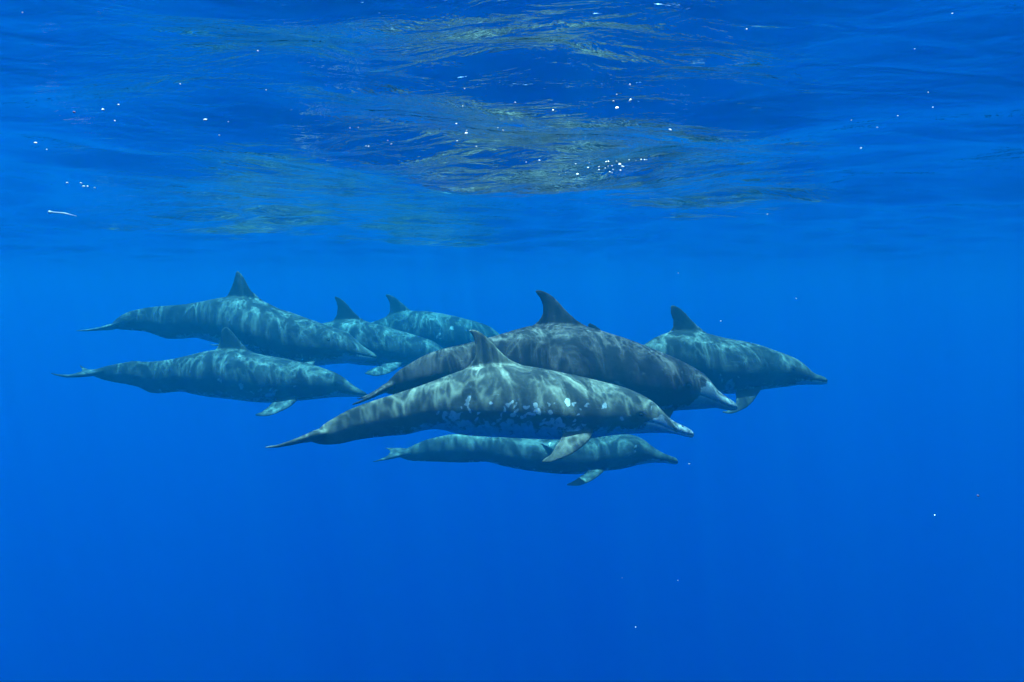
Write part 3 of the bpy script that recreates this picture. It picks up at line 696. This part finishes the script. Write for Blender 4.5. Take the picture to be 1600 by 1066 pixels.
POD = [
 ('A', "nearest dolphin, in front of the others, grey with many white scar patches along its flank", SK_GREY, 0.005, 0.25, 0.78),
 ('B', "large dark dolphin with a tall hooked fin and pale beak, partly behind the white-patched one", SK_DARK, 0.0055, 0.16, 1.05),
 ('C', "right-hand dolphin leading the pod, its upright fin and beak clear against open water", SK_MID, 0.007, 0.14, 0.3),
 ('D', "upper left dolphin with a tall broad dorsal fin, closest to the surface", SK_MID, 0.008, 0.22, 0.3),
 ('E', "lower left dolphin with a lit back and small pale flank scars, under the tall-finned one", SK_MID, 0.007, 0.12, 0.2),
 ('F', "middle dolphin half hidden behind the beak of the upper left dolphin", SK_MID, 0.009, 0.12, 0.2),
 ('G', "farthest dolphin, arched back with one white spot, nose hidden behind the big dark one", SK_MID, 0.009, 0.12, 0.2),
 ('H', "lowest dolphin, slender, swimming beneath the white-patched one with no fin in view", SK_MID, 0.007, 0.10, 0.15),
 ('I', "hidden dolphin showing only its small fin tip above the big dark one's back", SK_DARK, 0.008, 0.12, 0.2),
]
for key, lab, sk, vox, bel, jw in POD:
    build_dolphin(key, DOLPHINS[key], lab, sk, vox, bel, jw)

# ------------------------------------------------------------------ small white flecks and a strand drifting under the surface
def fleck_material():
    m = bpy.data.materials.new("white_fleck"); m.use_nodes = True; t = m.node_tree; b = t.nodes["Principled BSDF"]
    n = nd(t, "ShaderNodeTexNoise"); n.inputs["Scale"].default_value = 300
    r = nd(t, "ShaderNodeValToRGB"); r.color_ramp.elements[0].color = (0.62, 0.64, 0.63, 1); r.color_ramp.elements[1].color = (0.82, 0.82, 0.81, 1)
    t.links.new(n.outputs[0], r.inputs[0]); t.links.new(r.outputs[0], b.inputs["Base Color"]); b.inputs["Roughness"].default_value = 0.35
    return m
def pink_material():
    m = bpy.data.materials.new("pink_fleck"); m.use_nodes = True; t = m.node_tree; b = t.nodes["Principled BSDF"]
    n = nd(t, "ShaderNodeTexNoise"); n.inputs["Scale"].default_value = 200
    r = nd(t, "ShaderNodeValToRGB"); r.color_ramp.elements[0].color = (0.10, 0.06, 0.13, 1); r.color_ramp.elements[1].color = (0.16, 0.1, 0.19, 1)
    t.links.new(n.outputs[0], r.inputs[0]); t.links.new(r.outputs[0], b.inputs["Base Color"])
    return m
WHITE, PINK = fleck_material(), pink_material()
def fleck_mesh(seed, sx, sy, sz):
    import bmesh
    bm = bmesh.new(); bmesh.ops.create_icosphere(bm, subdivisions=2, radius=1.0)
    r = random.Random(seed)
    k = [Vector((r.uniform(-2, 2), r.uniform(-2, 2), r.uniform(-2, 2))) for _ in range(3)]
    for v in bm.verts:
        f = 1 + sum(0.13 * math.sin(v.co.dot(q) * 1.7 + i) for i, q in enumerate(k))
        v.co = Vector((v.co.x * sx, v.co.y * sy, v.co.z * sz)) * f
    me = bpy.data.meshes.new("fleck"); bm.to_mesh(me); bm.free()
    me.polygons.foreach_set("use_smooth", [True] * len(me.polygons)); return me
SHAPES = [fleck_mesh(i, 1.0 + 0.3 * (i % 3), 0.9, 0.75 + 0.1 * (i % 2)) for i in range(5)]
for me in SHAPES: me.materials.append(WHITE)
INFO = {
 'mid': ("tiny white fleck drifting alone just under the rippled surface", "scattered flecks under the surface"),
 'left': ("tiny white fleck under the left part of the rippled surface", "flecks under the left surface"),
 'right': ("tiny faint fleck under the empty right part of the surface", "flecks under the right surface"),
 'cluster': ("tiny white fleck in the dense sparkling cluster above the big dark dolphin", "cluster of sparkling flecks"),
 'leftrow': ("small white fleck in the short row at the far left under the surface", "row of flecks at the left"),
 'open': ("minute pale fleck drifting in the open blue water around the pod", "flecks in open water"),
}
SOLO = {
 'big_round': "largest round white fleck, high above the big dark dolphin's fin",
 'big_oval': "oval bright white fleck lying above the gap between the two groups of dolphins",
 'big_slant': "slanting pale lilac fleck at the right end of the brown reflections",
 'pink': "soft pink fleck under the surface at the far left",
 'blur': "faint pinkish fleck alone in open water at the far right",
}
for i, (g, x, y, z, r) in enumerate(FLECKS):
    me = SHAPES[i % 5]
    if g in ('pink', 'blur'):
        me = fleck_mesh(50 + i, 1.2, 0.9, 0.8); me.materials.append(PINK)
    if g == 'big_slant':
        me = fleck_mesh(50 + i, 1.5, 0.7, 0.5); me.materials.append(WHITE)
    o = bpy.data.objects.new("fleck", me); C.objects.link(o)
    o.location = (x, y, z); o.scale = (r * 0.78,) * 3 if g not in ('blur', 'open') else (r * 0.5,) * 3
    o.rotation_euler = (0, -0.45 if g == 'big_slant' else random.uniform(-.5, .5), random.uniform(0, 3))
    if g in SOLO: o["label"] = SOLO[g]
    else: o["label"], o["group"] = INFO[g]
    o["category"] = "fleck"
# the pale strand at the left: a bead with a thin curved tail
def strand():
    a, b = Vector(STRAND[0]), Vector(STRAND[1]); n = 16; V, Fc, rings = [], [], []
    for i in range(n):
        u = i / (n - 1); c = a.lerp(b, u) + Vector((0, 0.004 * math.sin(u * 5), 0.0025 * math.sin(u * 4)))
        r = 0.0040 * math.exp(-(u / 0.08) ** 2) + 0.0016 * (1 - u) + 0.0012 * math.exp(-((u - .55) / .2) ** 2) + 0.0003
        rings.append(np.array([(c.x, c.y + r * math.cos(t), c.z + r * math.sin(t)) for t in np.linspace(0, 2*math.pi, 8, endpoint=False)]))
    ring_mesh(rings, V, Fc)
    o = mesh_object("floating_strand", V, Fc, WHITE)
    o["label"] = "thin whitish floating strand with a bead at its left end, at the far left"; o["category"] = "strand"
strand()
